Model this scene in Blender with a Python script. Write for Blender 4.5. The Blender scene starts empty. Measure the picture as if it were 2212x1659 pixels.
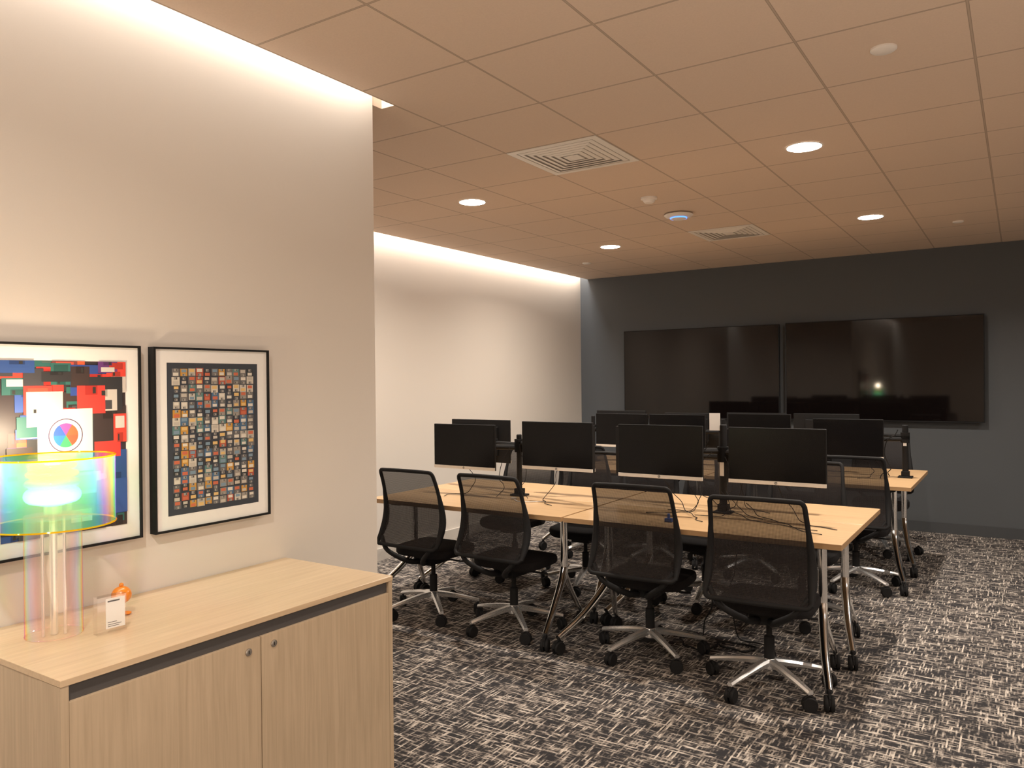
import bpy, bmesh, math, random
from mathutils import Vector, Matrix, Euler
random.seed(7)
scene = bpy.context.scene
COL = scene.collection
H = 2.74
# ------------------------------------------------------------------ materials
def new_mat(name):
    m = bpy.data.materials.new(name); m.use_nodes = True
    nt = m.node_tree
    b = nt.nodes.get("Principled BSDF")
    return m, nt, b
def pmat(name, col, rough=0.5, metal=0.0, noise=0.0, nscale=40, bump=0.0, emit=None, estr=0, coat=0.0, spec=0.5):
    m, nt, b = new_mat(name)
    b.inputs["Roughness"].default_value = rough
    b.inputs["Metallic"].default_value = metal
    b.inputs["Coat Weight"].default_value = coat
    b.inputs["Specular IOR Level"].default_value = spec
    tc = nt.nodes.new("ShaderNodeTexCoord")
    n = nt.nodes.new("ShaderNodeTexNoise"); n.inputs["Scale"].default_value = nscale
    n.inputs["Detail"].default_value = 4
    nt.links.new(tc.outputs["Object"], n.inputs["Vector"])
    r = nt.nodes.new("ShaderNodeValToRGB")
    k = noise
    r.color_ramp.elements[0].position = 0.3; r.color_ramp.elements[1].position = 0.7
    r.color_ramp.elements[0].color = (col[0]*(1-k), col[1]*(1-k), col[2]*(1-k), 1)
    r.color_ramp.elements[1].color = (min(1,col[0]*(1+k)), min(1,col[1]*(1+k)), min(1,col[2]*(1+k)), 1)
    nt.links.new(n.outputs["Fac"], r.inputs["Fac"])
    nt.links.new(r.outputs["Color"], b.inputs["Base Color"])
    if bump > 0:
        bp = nt.nodes.new("ShaderNodeBump"); bp.inputs["Strength"].default_value = bump
        bp.inputs["Distance"].default_value = 0.002
        nt.links.new(n.outputs["Fac"], bp.inputs["Height"])
        nt.links.new(bp.outputs["Normal"], b.inputs["Normal"])
    if emit:
        b.inputs["Emission Color"].default_value = (*emit, 1)
        b.inputs["Emission Strength"].default_value = estr
    return m
def wood(name, c1, c2, axis=0, rough=0.38):
    m, nt, b = new_mat(name)
    tc = nt.nodes.new("ShaderNodeTexCoord")
    mp = nt.nodes.new("ShaderNodeMapping")
    sc = [55, 55, 55]; sc[axis] = 2.2
    mp.inputs["Scale"].default_value = sc
    nt.links.new(tc.outputs["Object"], mp.inputs["Vector"])
    n = nt.nodes.new("ShaderNodeTexNoise"); n.inputs["Scale"].default_value = 1.6
    n.inputs["Detail"].default_value = 6; n.inputs["Distortion"].default_value = 0.6
    nt.links.new(mp.outputs["Vector"], n.inputs["Vector"])
    r = nt.nodes.new("ShaderNodeValToRGB")
    r.color_ramp.elements[0].position = 0.3; r.color_ramp.elements[1].position = 0.68
    r.color_ramp.elements[0].color = (*c1, 1); r.color_ramp.elements[1].color = (*c2, 1)
    nt.links.new(n.outputs["Fac"], r.inputs["Fac"])
    nt.links.new(r.outputs["Color"], b.inputs["Base Color"])
    b.inputs["Roughness"].default_value = rough
    bp = nt.nodes.new("ShaderNodeBump"); bp.inputs["Strength"].default_value = 0.08
    bp.inputs["Distance"].default_value = 0.001
    nt.links.new(n.outputs["Fac"], bp.inputs["Height"])
    nt.links.new(bp.outputs["Normal"], b.inputs["Normal"])
    return m
def mathn(nt, op, a, b=None, c=None):
    n = nt.nodes.new("ShaderNodeMath"); n.operation = op
    for i, v in enumerate((a, b, c)):
        if v is None: continue
        if isinstance(v, (int, float)): n.inputs[i].default_value = v
        else: nt.links.new(v, n.inputs[i])
    return n.outputs[0]

def carpet_mat():
    """woven dashes: straight yarn rows in both directions, each broken into random light dashes"""
    m, nt, b = new_mat("woven_carpet")
    tc = nt.nodes.new("ShaderNodeTexCoord")
    wn = nt.nodes.new("ShaderNodeTexNoise"); wn.inputs["Scale"].default_value = 30.0; wn.inputs["Detail"].default_value = 2
    nt.links.new(tc.outputs["Object"], wn.inputs["Vector"])
    sp = nt.nodes.new("ShaderNodeSeparateXYZ"); nt.links.new(tc.outputs["Object"], sp.inputs[0])
    sc = nt.nodes.new("ShaderNodeSeparateColor"); nt.links.new(wn.outputs["Color"], sc.inputs[0])
    X = mathn(nt, "ADD", sp.outputs[0], mathn(nt, "MULTIPLY", mathn(nt, "SUBTRACT", sc.outputs[0], 0.5), 0.005))
    Y = mathn(nt, "ADD", sp.outputs[1], mathn(nt, "MULTIPLY", mathn(nt, "SUBTRACT", sc.outputs[1], 0.5), 0.005))
    def layer(al, ac, w, fr, seed):
        row = mathn(nt, "FLOOR", mathn(nt, "DIVIDE", ac, w))
        cv = nt.nodes.new("ShaderNodeCombineXYZ")
        nt.links.new(mathn(nt, "MULTIPLY", al, fr), cv.inputs[0])
        nt.links.new(mathn(nt, "MULTIPLY", row, 7.31), cv.inputs[1])
        cv.inputs[2].default_value = seed
        n = nt.nodes.new("ShaderNodeTexNoise"); n.inputs["Scale"].default_value = 1.0; n.inputs["Detail"].default_value = 2.0
        n.inputs["Roughness"].default_value = 0.6
        nt.links.new(cv.outputs[0], n.inputs["Vector"])
        return n.outputs["Fac"]
    a = mathn(nt, "MAXIMUM", layer(X, Y, 0.0065, 9.0, 1.3), layer(Y, X, 0.0065, 9.0, 9.1))
    c = mathn(nt, "MAXIMUM", layer(X, Y, 0.0040, 18.0, 4.7), layer(Y, X, 0.0040, 18.0, 17.9))
    big = nt.nodes.new("ShaderNodeTexNoise"); big.inputs["Scale"].default_value = 10.0; big.inputs["Detail"].default_value = 3
    nt.links.new(tc.outputs["Object"], big.inputs["Vector"])
    s = mathn(nt, "ADD", mathn(nt, "MULTIPLY", a, 0.80), mathn(nt, "MULTIPLY", c, 0.20))
    s = mathn(nt, "ADD", s, mathn(nt, "MULTIPLY", mathn(nt, "SUBTRACT", big.outputs["Fac"], 0.5), 0.10))
    r = nt.nodes.new("ShaderNodeValToRGB"); cr = r.color_ramp
    cr.elements[0].position = 0.515; cr.elements[0].color = (0.032, 0.031, 0.034, 1)
    cr.elements[1].position = 0.655; cr.elements[1].color = (0.60, 0.54, 0.475, 1)
    e = cr.elements.new(0.548); e.color = (0.080, 0.073, 0.070, 1)
    e = cr.elements.new(0.592); e.color = (0.26, 0.228, 0.202, 1)
    nt.links.new(s, r.inputs["Fac"])
    nt.links.new(r.outputs["Color"], b.inputs["Base Color"])
    b.inputs["Roughness"].default_value = 0.95
    b.inputs["Specular IOR Level"].default_value = 0.1
    bp = nt.nodes.new("ShaderNodeBump"); bp.inputs["Strength"].default_value = 0.25
    bp.inputs["Distance"].default_value = 0.003
    nt.links.new(s, bp.inputs["Height"]); nt.links.new(bp.outputs["Normal"], b.inputs["Normal"])
    return m
TILE = 0.549; GX = -0.689; GY = 2.98
def ceiling_mat():
    m, nt, b = new_mat("ceiling_tiles")
    tc = nt.nodes.new("ShaderNodeTexCoord")
    sp = nt.nodes.new("ShaderNodeSeparateXYZ"); nt.links.new(tc.outputs["Object"], sp.inputs[0])
    def line(o, off):
        f = mathn(nt, "FRACT", mathn(nt, "ADD", mathn(nt, "DIVIDE", mathn(nt, "SUBTRACT", o, off), TILE), 40.0))
        return mathn(nt, "ABSOLUTE", mathn(nt, "SUBTRACT", f, 0.5))   # 0.5 on the line
    mx = mathn(nt, "MAXIMUM", line(sp.outputs[0], GX), line(sp.outputs[1], GY))
    dark = mathn(nt, "GREATER_THAN", mx, 0.4905)
    mid = mathn(nt, "GREATER_THAN", mx, 0.4945)
    n = nt.nodes.new("ShaderNodeTexNoise"); n.inputs["Scale"].default_value = 160
    nt.links.new(tc.outputs["Object"], n.inputs["Vector"])
    r = nt.nodes.new("ShaderNodeValToRGB")
    r.color_ramp.elements[0].color = (0.60, 0.475, 0.378, 1); r.color_ramp.elements[1].color = (0.675, 0.537, 0.430, 1)
    nt.links.new(n.outputs["Fac"], r.inputs["Fac"])
    m1 = nt.nodes.new("ShaderNodeMix"); m1.data_type = 'RGBA'
    nt.links.new(dark, m1.inputs[0]); nt.links.new(r.outputs["Color"], m1.inputs[6]); m1.inputs[7].default_value = (0.31, 0.24, 0.188, 1)
    m2 = nt.nodes.new("ShaderNodeMix"); m2.data_type = 'RGBA'
    nt.links.new(mid, m2.inputs[0]); nt.links.new(m1.outputs[2], m2.inputs[6]); m2.inputs[7].default_value = (0.43, 0.34, 0.265, 1)
    nt.links.new(m2.outputs[2], b.inputs["Base Color"])
    b.inputs["Roughness"].default_value = 0.9
    bp = nt.nodes.new("ShaderNodeBump"); bp.inputs["Strength"].default_value = 0.3; bp.inputs["Distance"].default_value = 0.004
    nt.links.new(mathn(nt, "SUBTRACT", 1.0, dark), bp.inputs["Height"]); nt.links.new(bp.outputs["Normal"], b.inputs["Normal"])
    return m
def mesh_fabric():
    m, nt, b = new_mat("chair_mesh_fabric")
    b.inputs["Base Color"].default_value = (0.021, 0.018, 0.018, 1); b.inputs["Roughness"].default_value = 0.85
    b.inputs["Specular IOR Level"].default_value = 0.15
    tc = nt.nodes.new("ShaderNodeTexCoord")
    sp = nt.nodes.new("ShaderNodeSeparateXYZ"); nt.links.new(tc.outputs["Object"], sp.inputs[0])
    wz = mathn(nt, "SINE", mathn(nt, "MULTIPLY", sp.outputs[2], 1000.0))
    wx = mathn(nt, "SINE", mathn(nt, "MULTIPLY", sp.outputs[0], 1000.0))
    w = mathn(nt, "MULTIPLY", mathn(nt, "ADD", wz, wx), 0.06)
    low = nt.nodes.new("ShaderNodeMapRange"); nt.links.new(sp.outputs[2], low.inputs[0])
    low.inputs[1].default_value = 0.72; low.inputs[2].default_value = 0.80
    low.inputs[3].default_value = 0.92; low.inputs[4].default_value = 0.79
    fac = mathn(nt, "MINIMUM", mathn(nt, "ADD", w, low.outputs[0]), 1.0)
    tr = nt.nodes.new("ShaderNodeBsdfTransparent")
    mx = nt.nodes.new("ShaderNodeMixShader")
    nt.links.new(fac, mx.inputs[0]); nt.links.new(tr.outputs[0], mx.inputs[1]); nt.links.new(b.outputs[0], mx.inputs[2])
    out = nt.nodes["Material Output"]; nt.links.new(mx.outputs[0], out.inputs[0])
    return m
def film_mat(name, stops, opac=0.25, trans=0.35, blend=0.5, warp=0.0, rough=0.06, wscale=7.0, glow=0.0):
    """dichroic-film acrylic: tint depends on the angle of the film like the real thing"""
    m = bpy.data.materials.new(name); m.use_nodes = True; nt = m.node_tree
    for n in list(nt.nodes): nt.nodes.remove(n)
    out = nt.nodes.new("ShaderNodeOutputMaterial")
    lw = nt.nodes.new("ShaderNodeLayerWeight"); lw.inputs["Blend"].default_value = blend
    r = nt.nodes.new("ShaderNodeValToRGB"); cr = r.color_ramp
    while len(cr.elements) < len(stops): cr.elements.new(0.5)
    for e, (p, c) in zip(cr.elements, stops): e.position = p; e.color = (*c, 1)
    fac = lw.outputs["Facing"]
    if warp:
        tc = nt.nodes.new("ShaderNodeTexCoord")
        n = nt.nodes.new("ShaderNodeTexNoise"); n.inputs["Scale"].default_value = wscale; n.inputs["Detail"].default_value = 1.0
        nt.links.new(tc.outputs["Object"], n.inputs["Vector"])
        fac = mathn(nt, "ADD", fac, mathn(nt, "MULTIPLY", mathn(nt, "SUBTRACT", n.outputs["Fac"], 0.5), warp))
    nt.links.new(fac, r.inputs["Fac"])
    tr = nt.nodes.new("ShaderNodeBsdfTransparent"); nt.links.new(r.outputs["Color"], tr.inputs[0])
    gl = nt.nodes.new("ShaderNodeBsdfGlossy"); gl.inputs["Roughness"].default_value = rough
    nt.links.new(r.outputs["Color"], gl.inputs[0])
    tl = nt.nodes.new("ShaderNodeBsdfTranslucent"); nt.links.new(r.outputs["Color"], tl.inputs[0])
    m0 = nt.nodes.new("ShaderNodeMixShader"); m0.inputs[0].default_value = trans
    nt.links.new(gl.outputs[0], m0.inputs[1]); nt.links.new(tl.outputs[0], m0.inputs[2])
    mx = nt.nodes.new("ShaderNodeMixShader"); mx.inputs[0].default_value = opac
    nt.links.new(tr.outputs[0], mx.inputs[1]); nt.links.new(m0.outputs[0], mx.inputs[2])
    last = mx.outputs[0]
    if glow > 0:   # emission put into the film itself, imitating light from the bulb
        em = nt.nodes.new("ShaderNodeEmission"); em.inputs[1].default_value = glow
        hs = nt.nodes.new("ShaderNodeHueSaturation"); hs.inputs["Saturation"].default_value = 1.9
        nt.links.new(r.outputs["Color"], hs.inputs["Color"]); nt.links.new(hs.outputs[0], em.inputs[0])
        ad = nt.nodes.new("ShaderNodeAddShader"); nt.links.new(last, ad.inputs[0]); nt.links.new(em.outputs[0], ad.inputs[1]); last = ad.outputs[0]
    nt.links.new(last, out.inputs[0])
    return m
def vcol_mat(name):
    m, nt, b = new_mat(name)
    a = nt.nodes.new("ShaderNodeAttribute"); a.attribute_name = "Col"
    nt.links.new(a.outputs["Color"], b.inputs["Base Color"]); b.inputs["Roughness"].default_value = 0.45
    return m

M = {}
M['wall'] = pmat("painted_wall", (0.765, 0.71, 0.645), 0.85, noise=0.008, nscale=300, bump=0.03)
M['dark'] = pmat("charcoal_wall", (0.083, 0.091, 0.100), 0.75, noise=0.02, nscale=200, bump=0.04, spec=0.3)
M['darkbase'] = pmat("charcoal_baseboard", (0.05, 0.055, 0.061), 0.6, noise=0.02)
M['base'] = pmat("light_baseboard", (0.6, 0.56, 0.51), 0.6, noise=0.02)
M['carpet'] = carpet_mat(); M['ceil'] = ceiling_mat()
M['white'] = pmat("white_plastic", (0.80, 0.76, 0.72), 0.5, noise=0.02)
M['vent'] = pmat("vent_metal", (0.80, 0.77, 0.73), 0.4, noise=0.02)
M['ventdark'] = pmat("vent_shadow_metal", (0.40, 0.37, 0.34), 0.5, noise=0.05)  # vent metal in a darker tone, painting the shade between louvres
M['light'] = pmat("downlight_lens", (1, 1, 1), 0.5, emit=(1.0, 0.98, 0.95), estr=28)
M['led'] = pmat("blue_led", (0.1, 0.3, 1), 0.4, emit=(0.08, 0.28, 1.0), estr=2.0)
M['black'] = pmat("black_plastic", (0.012, 0.012, 0.013), 0.65, noise=0.1, nscale=200, spec=0.18)
M['fabric'] = pmat("black_seat_fabric", (0.014, 0.013, 0.014), 0.9, noise=0.3, nscale=300, bump=0.3, spec=0.15)
M['mesh'] = mesh_fabric()
M['chrome'] = pmat("polished_chrome", (0.93, 0.94, 0.95), 0.13, metal=1.0, noise=0.01)
M['alu'] = pmat("polished_aluminium", (0.90, 0.915, 0.93), 0.27, metal=0.85, noise=0.02)
M['silver'] = pmat("silver_bezel", (0.80, 0.79, 0.77), 0.45, metal=0.2, noise=0.02)
M['screen'] = pmat("dark_screen", (0.005, 0.005, 0.006), 0.25, noise=0.0, spec=0.2)
M['tv'] = pmat("tv_screen", (0.0050, 0.0035, 0.0034), 0.05, noise=0.1, spec=0.38)
M['tabletop'] = wood("table_laminate", (0.55, 0.35, 0.18), (0.66, 0.435, 0.235), 0, 0.33)
M['tableedge'] = wood("table_edge", (0.42, 0.25, 0.12), (0.48, 0.30, 0.15), 0)
M['cabtop'] = wood("cabinet_top_laminate", (0.58, 0.42, 0.262), (0.67, 0.50, 0.322), 1, 0.30)
M['cabdoor'] = wood("cabinet_door_laminate", (0.46, 0.348, 0.23), (0.56, 0.428, 0.29), 2, 0.42)
M['shadowgap'] = pmat("dark_grey_channel", (0.065, 0.06, 0.06), 0.5, noise=0.02)
M['steel'] = pmat("brushed_steel", (0.5, 0.47, 0.43), 0.3, metal=1.0, noise=0.05)
M['mat'] = pmat("white_mat_board", (0.90, 0.885, 0.865), 0.8, noise=0.01)
M['art'] = vcol_mat("printed_artwork")
M['paper'] = pmat("white_paper", (0.87, 0.86, 0.84), 0.7, noise=0.01)
M['ink'] = pmat("grey_ink", (0.12, 0.12, 0.13), 0.7, noise=0.01)
M['orange'] = pmat("orange_plastic", (0.85, 0.25, 0.02), 0.2, noise=0.02, coat=0.5)
M['bluep'] = pmat("blue_plastic", (0.03, 0.10, 0.42), 0.4, noise=0.02)
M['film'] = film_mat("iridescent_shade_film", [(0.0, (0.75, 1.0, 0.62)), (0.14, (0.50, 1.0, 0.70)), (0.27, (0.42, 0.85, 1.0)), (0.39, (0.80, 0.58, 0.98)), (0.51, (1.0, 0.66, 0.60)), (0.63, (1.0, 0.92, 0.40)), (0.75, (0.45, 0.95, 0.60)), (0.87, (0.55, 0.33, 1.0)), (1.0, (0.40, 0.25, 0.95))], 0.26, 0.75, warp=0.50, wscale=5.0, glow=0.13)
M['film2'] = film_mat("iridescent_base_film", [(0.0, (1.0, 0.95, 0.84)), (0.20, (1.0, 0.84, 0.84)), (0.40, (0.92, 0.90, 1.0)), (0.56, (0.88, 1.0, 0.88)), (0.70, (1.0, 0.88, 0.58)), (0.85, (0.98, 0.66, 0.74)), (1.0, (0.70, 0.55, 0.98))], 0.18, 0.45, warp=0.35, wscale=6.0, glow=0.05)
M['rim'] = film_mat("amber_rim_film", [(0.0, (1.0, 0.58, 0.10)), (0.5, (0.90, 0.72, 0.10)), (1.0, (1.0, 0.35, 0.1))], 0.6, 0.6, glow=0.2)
M['acrylic'] = film_mat("clear_acrylic", [(0.0, (0.99, 0.98, 0.97)), (0.6, (0.95, 0.94, 0.93)), (1.0, (0.75, 0.74, 0.73))], 0.12, 0.1)
def bulb_mat():
    m, nt, b = new_mat("glowing_ribbed_glass")
    tc = nt.nodes.new("ShaderNodeTexCoord"); sp = nt.nodes.new("ShaderNodeSeparateXYZ")
    nt.links.new(tc.outputs["Object"], sp.inputs[0])
    mr = nt.nodes.new("ShaderNodeMapRange"); nt.links.new(sp.outputs[2], mr.inputs[0])
    mr.inputs[1].default_value = 0.350; mr.inputs[2].default_value = 0.480
    r = nt.nodes.new("ShaderNodeValToRGB"); cr = r.color_ramp
    st = [(0.0, (0.04, 0.80, 0.55)), (0.14, (0.28, 1.0, 0.92)), (0.34, (0.20, 1.0, 0.75)), (0.50, (0.12, 0.95, 0.20)), (0.66, (0.62, 0.92, 0.04)), (0.82, (0.98, 0.70, 0.03)), (1.0, (0.98, 0.34, 0.02))]
    while len(cr.elements) < len(st): cr.elements.new(0.5)
    for e, (p, c) in zip(cr.elements, st): e.position = p; e.color = (*c, 1)
    nt.links.new(mr.outputs[0], r.inputs[0])
    nt.links.new(r.outputs[0], b.inputs["Base Color"]); nt.links.new(r.outputs[0], b.inputs["Emission Color"])
    mr2 = nt.nodes.new("ShaderNodeMapRange"); nt.links.new(sp.outputs[2], mr2.inputs[0])
    mr2.inputs[1].default_value = 0.385; mr2.inputs[2].default_value = 0.42
    mr2.inputs[3].default_value = 5.5; mr2.inputs[4].default_value = 2.0
    lw = nt.nodes.new("ShaderNodeLayerWeight"); lw.inputs["Blend"].default_value = 0.4
    es = mathn(nt, "MULTIPLY", mr2.outputs[0], mathn(nt, "SUBTRACT", 1.15, mathn(nt, "MULTIPLY", lw.outputs["Facing"], 1.0)))
    nt.links.new(es, b.inputs["Emission Strength"])
    b.inputs["Roughness"].default_value = 0.15
    return m
M['bulb'] = bulb_mat()

# ------------------------------------------------------------------ mesh helpers
def finish(bm, name, mats, parent=None, smooth=False, bevel=0, loc=None):
    bmesh.ops.recalc_face_normals(bm, faces=bm.faces)
    me = bpy.data.meshes.new(name); bm.to_mesh(me); bm.free()
    if not isinstance(mats, (list, tuple)): mats = [mats]
    for mm in mats: me.materials.append(mm)
    if smooth:
        for p in me.polygons: p.use_smooth = True
        try: me.set_sharp_from_angle(angle=math.radians(40))
        except Exception: pass
    ob = bpy.data.objects.new(name, me); COL.objects.link(ob)
    if parent: ob.parent = parent
    if loc: ob.location = loc
    if bevel:
        md = ob.modifiers.new("bevel", 'BEVEL'); md.width = bevel; md.segments = 3; md.limit_method = 'ANGLE'
    return ob
def bx(bm, x0, x1, y0, y1, z0, z1, mi=0):
    v = [bm.verts.new((x, y, z)) for x in (x0, x1) for y in (y0, y1) for z in (z0, z1)]
    fs = [(0, 1, 3, 2), (4, 6, 7, 5), (0, 4, 5, 1), (2, 3, 7, 6), (0, 2, 6, 4), (1, 5, 7, 3)]
    for f in fs:
        fc = bm.faces.new([v[i] for i in f]); fc.material_index = mi
    return v
def boxobj(name, x0, x1, y0, y1, z0, z1, mat, parent=None, bevel=0):
    bm = bmesh.new(); bx(bm, x0, x1, y0, y1, z0, z1); return finish(bm, name, mat, parent, bevel=bevel)
def lathe(bm, prof, c=(0, 0, 0), seg=32, axis='Z', mi=0, cap=True):
    rings = []
    for r, h in prof:
        ring = []
        for i in range(seg):
            a = 2*math.pi*i/seg
            p = (r*math.cos(a), r*math.sin(a), h)
            if axis == 'X': p = (p[2], p[0], p[1])
            if axis == 'Y': p = (p[0], p[2], p[1])
            ring.append(bm.verts.new((p[0]+c[0], p[1]+c[1], p[2]+c[2])))
        rings.append(ring)
    for a, b in zip(rings[:-1], rings[1:]):
        for i in range(seg):
            f = bm.faces.new((a[i], a[(i+1) % seg], b[(i+1) % seg], b[i])); f.material_index = mi
    if cap:
        f = bm.faces.new(rings[0]); f.material_index = mi
        f = bm.faces.new(rings[-1]); f.material_index = mi
def tube(bm, pts, rad, seg=10, closed=False, flat=1.0, mi=0):
    pts = [Vector(p) for p in pts]; n = len(pts)
    rf = rad if callable(rad) else (lambda t: rad)
    rings = []; up = Vector((0, 0, 1)); prev = None
    for i, p in enumerate(pts):
        if closed: t = (pts[(i+1) % n]-pts[i-1])
        else: t = pts[min(i+1, n-1)]-pts[max(i-1, 0)]
        t.normalize()
        if prev is None:
            ref = up if abs(t.z) < 0.9 else Vector((0, 1, 0))
            s = t.cross(ref).normalized()
        else:
            s = (prev-t*prev.dot(t)).normalized()
        prev = s; u = s.cross(t)
        r = rf(i/max(1, n-1))
        rings.append([bm.verts.new(p+s*(r*math.cos(2*math.pi*k/seg))+u*(r*flat*math.sin(2*math.pi*k/seg))) for k in range(seg)])
    m = n if closed else n-1
    for i in range(m):
        a, b = rings[i], rings[(i+1) % n]
        off = 0
        if closed and i == n-1:
            off = min(range(seg), key=lambda o: sum((a[k].co-b[(k+o) % seg].co).length for k in range(seg)))
        for k in range(seg):
            f = bm.faces.new((a[k], a[(k+1) % seg], b[(k+1+off) % seg], b[(k+off) % seg])); f.material_index = mi
    if not closed:
        bm.faces.new(rings[0]); bm.faces.new(rings[-1])
def smooth_pts(cp, per=8):
    cp = [Vector(p) for p in cp]; out = []
    for i in range(len(cp)-1):
        p0 = cp[max(i-1, 0)]; p1 = cp[i]; p2 = cp[i+1]; p3 = cp[min(i+2, len(cp)-1)]
        for k in range(per):
            t = k/per
            out.append(0.5*((2*p1)+(-p0+p2)*t+(2*p0-5*p1+4*p2-p3)*t*t+(-p0+3*p1-3*p2+p3)*t**3))
    out.append(cp[-1]); return out
def empty(name, loc=(0, 0, 0), label="", cat="", group=None):
    e = bpy.data.objects.new(name, None); e.empty_display_size = 0.1; COL.objects.link(e); e.location = loc
    tag(e, label, cat, group); return e
def tag(o, label, cat, group=None):
    o["label"] = label; o["category"] = cat
    if group: o["group"] = group
def copy_thing(root, loc, rz=0.0, label=None):
    r = root.copy(); COL.objects.link(r); r.location = loc; r.rotation_euler = (0, 0, rz)
    if label: r["label"] = label
    def rec(src, dst):
        for ch in src.children:
            c = ch.copy(); COL.objects.link(c); c.parent = dst; rec(ch, c)
    rec(root, r); return r
def structure(o): o["kind"] = "structure"; return o

# ------------------------------------------------------------------ room shell
WF = -4.54; WN = -2.41; NE = 2.57; WB = 8.50; XR = 3.0; YB = -2.6
structure(boxobj("floor", WF-0.1, XR+0.1, YB-0.1, WB+0.1, -0.1, 0, M['carpet']))
bm = bmesh.new()
bx(bm, -2.34, XR, YB, WB, H, H+0.2)
bx(bm, -4.44, -2.34, 2.635, WB, H, H+0.2)
bx(bm, -4.44, -2.415, NE+0.002, 2.635, H, H+0.2)
bx(bm, WF-0.1, XR+0.1, YB-0.1, WB+0.1, H+0.2, H+0.26)
structure(finish(bm, "ceiling", M['ceil']))
structure(boxobj("wall_near", -2.53, WN, YB, NE, 0, H+0.2, M['wall']))
structure(boxobj("wall_return", WF, -2.53, NE-0.12, NE, 0, H+0.2, M['wall']))
structure(boxobj("wall_far", WF-0.1, WF, NE-0.12, WB, 0, H+0.2, M['wall']))
structure(boxobj("wall_end", WF-0.1, XR+0.1, WB, WB+0.1, 0, H+0.2, M['dark']))
structure(boxobj("wall_side", XR, XR+0.1, YB, WB, 0, H+0.2, M['wall']))
structure(boxobj("wall_back", -2.53, XR+0.1, YB-0.1, YB, 0, H+0.2, M['wall']))
structure(boxobj("baseboard_end", WF+0.012, XR, WB-0.012, WB, 0, 0.10, M['darkbase']))
structure(boxobj("baseboard_far", WF, WF+0.012, NE, WB-0.012, 0, 0.10, M['base']))
structure(boxobj("baseboard_near", WN, WN+0.012, YB, 0.9, 0, 0.10, M['base']))

# ------------------------------------------------------------------ ceiling fixtures
def downlight(x, y):
    e = empty("recessed_downlight", (x, y, H), "round recessed downlight glowing warm white in the tiled ceiling", "ceiling light", "recessed ceiling downlights")
    bm = bmesh.new(); lathe(bm, [(0.0885, -0.001), (0.096, -0.001), (0.095, -0.003), (0.0885, -0.004), (0.0885, -0.001)], seg=40, cap=False)
    finish(bm, "trim_ring", M['white'], e, smooth=True)
    bm = bmesh.new(); lathe(bm, [(0.088, -0.0015), (0.088, -0.004), (0.06, -0.0055), (0.002, -0.006)], seg=40)
    finish(bm, "lens", M['light'], e, smooth=True)
    return e
DL = [(-0.963, 4.352), (-3.16, 4.352), (-0.963, 6.549), (-3.18, 6.549)]
for x, y in DL: downlight(x, y)
def light_area(name, loc, size, energy, col, rot=(0, 0, 0), sizey=None, spread=None, shape='DISK'):
    l = bpy.data.lights.new(name, 'AREA'); l.energy = energy; l.color = col; l.shape = shape
    l.size = size
    if sizey: l.shape = 'RECTANGLE'; l.size_y = sizey
    if spread: l.spread = spread
    o = bpy.data.objects.new(name, l); COL.objects.link(o); o.location = loc; o.rotation_euler = rot
    return o
WARM = (1.0, 0.88, 0.75)
for x, y in DL:
    light_area("downlight_beam", (x, y, H-0.010), 0.14, 34, WARM, spread=math.radians(150))
for x, y, en in ((-0.963, 0.2, 30), (1.3, 2.2, 30), (1.3, -0.6, 30), (1.3, 4.352, 22), (1.3, 6.549, 22)):  # unseen downlights added to brighten the near area and right-hand wall
    downlight(x, y)
    light_area("downlight_beam", (x, y, H-0.010), 0.14, en, WARM, spread=math.radians(150))
light_area("cove_strip_light", ((WF-4.44)/2, (NE+WB)/2, H+0.17), 0.07, 48, (1.0, 0.96, 0.90), sizey=WB-NE-0.1)
light_area("cove_strip_light", ((WN-2.34)/2, (YB+2.6)/2, H+0.17), 0.05, 44, (1.0, 0.96, 0.89), sizey=5.1)
light_area("added_fill_light", (0.9, 0.3, 0.4), 2.5, 54, (1.0, 0.78, 0.61), rot=(math.radians(180), 0, 0), sizey=3.5)  # added fill lamp low in the room, aimed up at the ceiling

def vent(x, y):
    e = empty("ceiling_diffuser", (x, y, H), "square stepped louvre air diffuser set in the ceiling grid", "air vent", "ceiling air diffusers")
    bm = bmesh.new()
    def ring(o, i, z0, z1):
        pts = []
        for r, z in ((o, z0), (i, z1)):
            pts.append([bm.verts.new((sx*r, sy*r, z)) for sx, sy in ((-1, -1), (1, -1), (1, 1), (-1, 1))])
        for k in range(4):
            bm.faces.new((pts[0][k], pts[0][(k+1) % 4], pts[1][(k+1) % 4], pts[1][k]))
    ring(0.270, 0.232, -0.004, -0.004)
    ring(0.270, 0.270, -0.0005, -0.004)
    for o in (0.226, 0.190, 0.154, 0.118, 0.082):
        ring(o, o-0.020, -0.0035, -0.0075)
        ring(o-0.020, o-0.024, -0.0075, -0.0065)
    finish(bm, "louvre_frame", M['vent'], e)
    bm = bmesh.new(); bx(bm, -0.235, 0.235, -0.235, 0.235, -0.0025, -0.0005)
    finish(bm, "recess_shade_panel", M['ventdark'], e)
    bm = bmesh.new(); bx(bm, -0.045, 0.045, -0.045, 0.045, -0.008, -0.0026)
    finish(bm, "center_plate", M['vent'], e, bevel=0.003)
vent(-2.062, 3.803); vent(-2.062, 6.549)
e = empty("smoke_detector", (-2.11, 4.95, H), "small white domed smoke detector on the ceiling", "smoke detector")
bm = bmesh.new(); lathe(bm, [(0.055, 0), (0.055, -0.012), (0.045, -0.016)], seg=32); finish(bm, "mounting_base", M['white'], e, smooth=True)
bm = bmesh.new(); lathe(bm, [(0.04, -0.016), (0.04, -0.024), (0.03, -0.036), (0.005, -0.04)], seg=32); finish(bm, "sensor_dome", M['white'], e, smooth=True)
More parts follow.
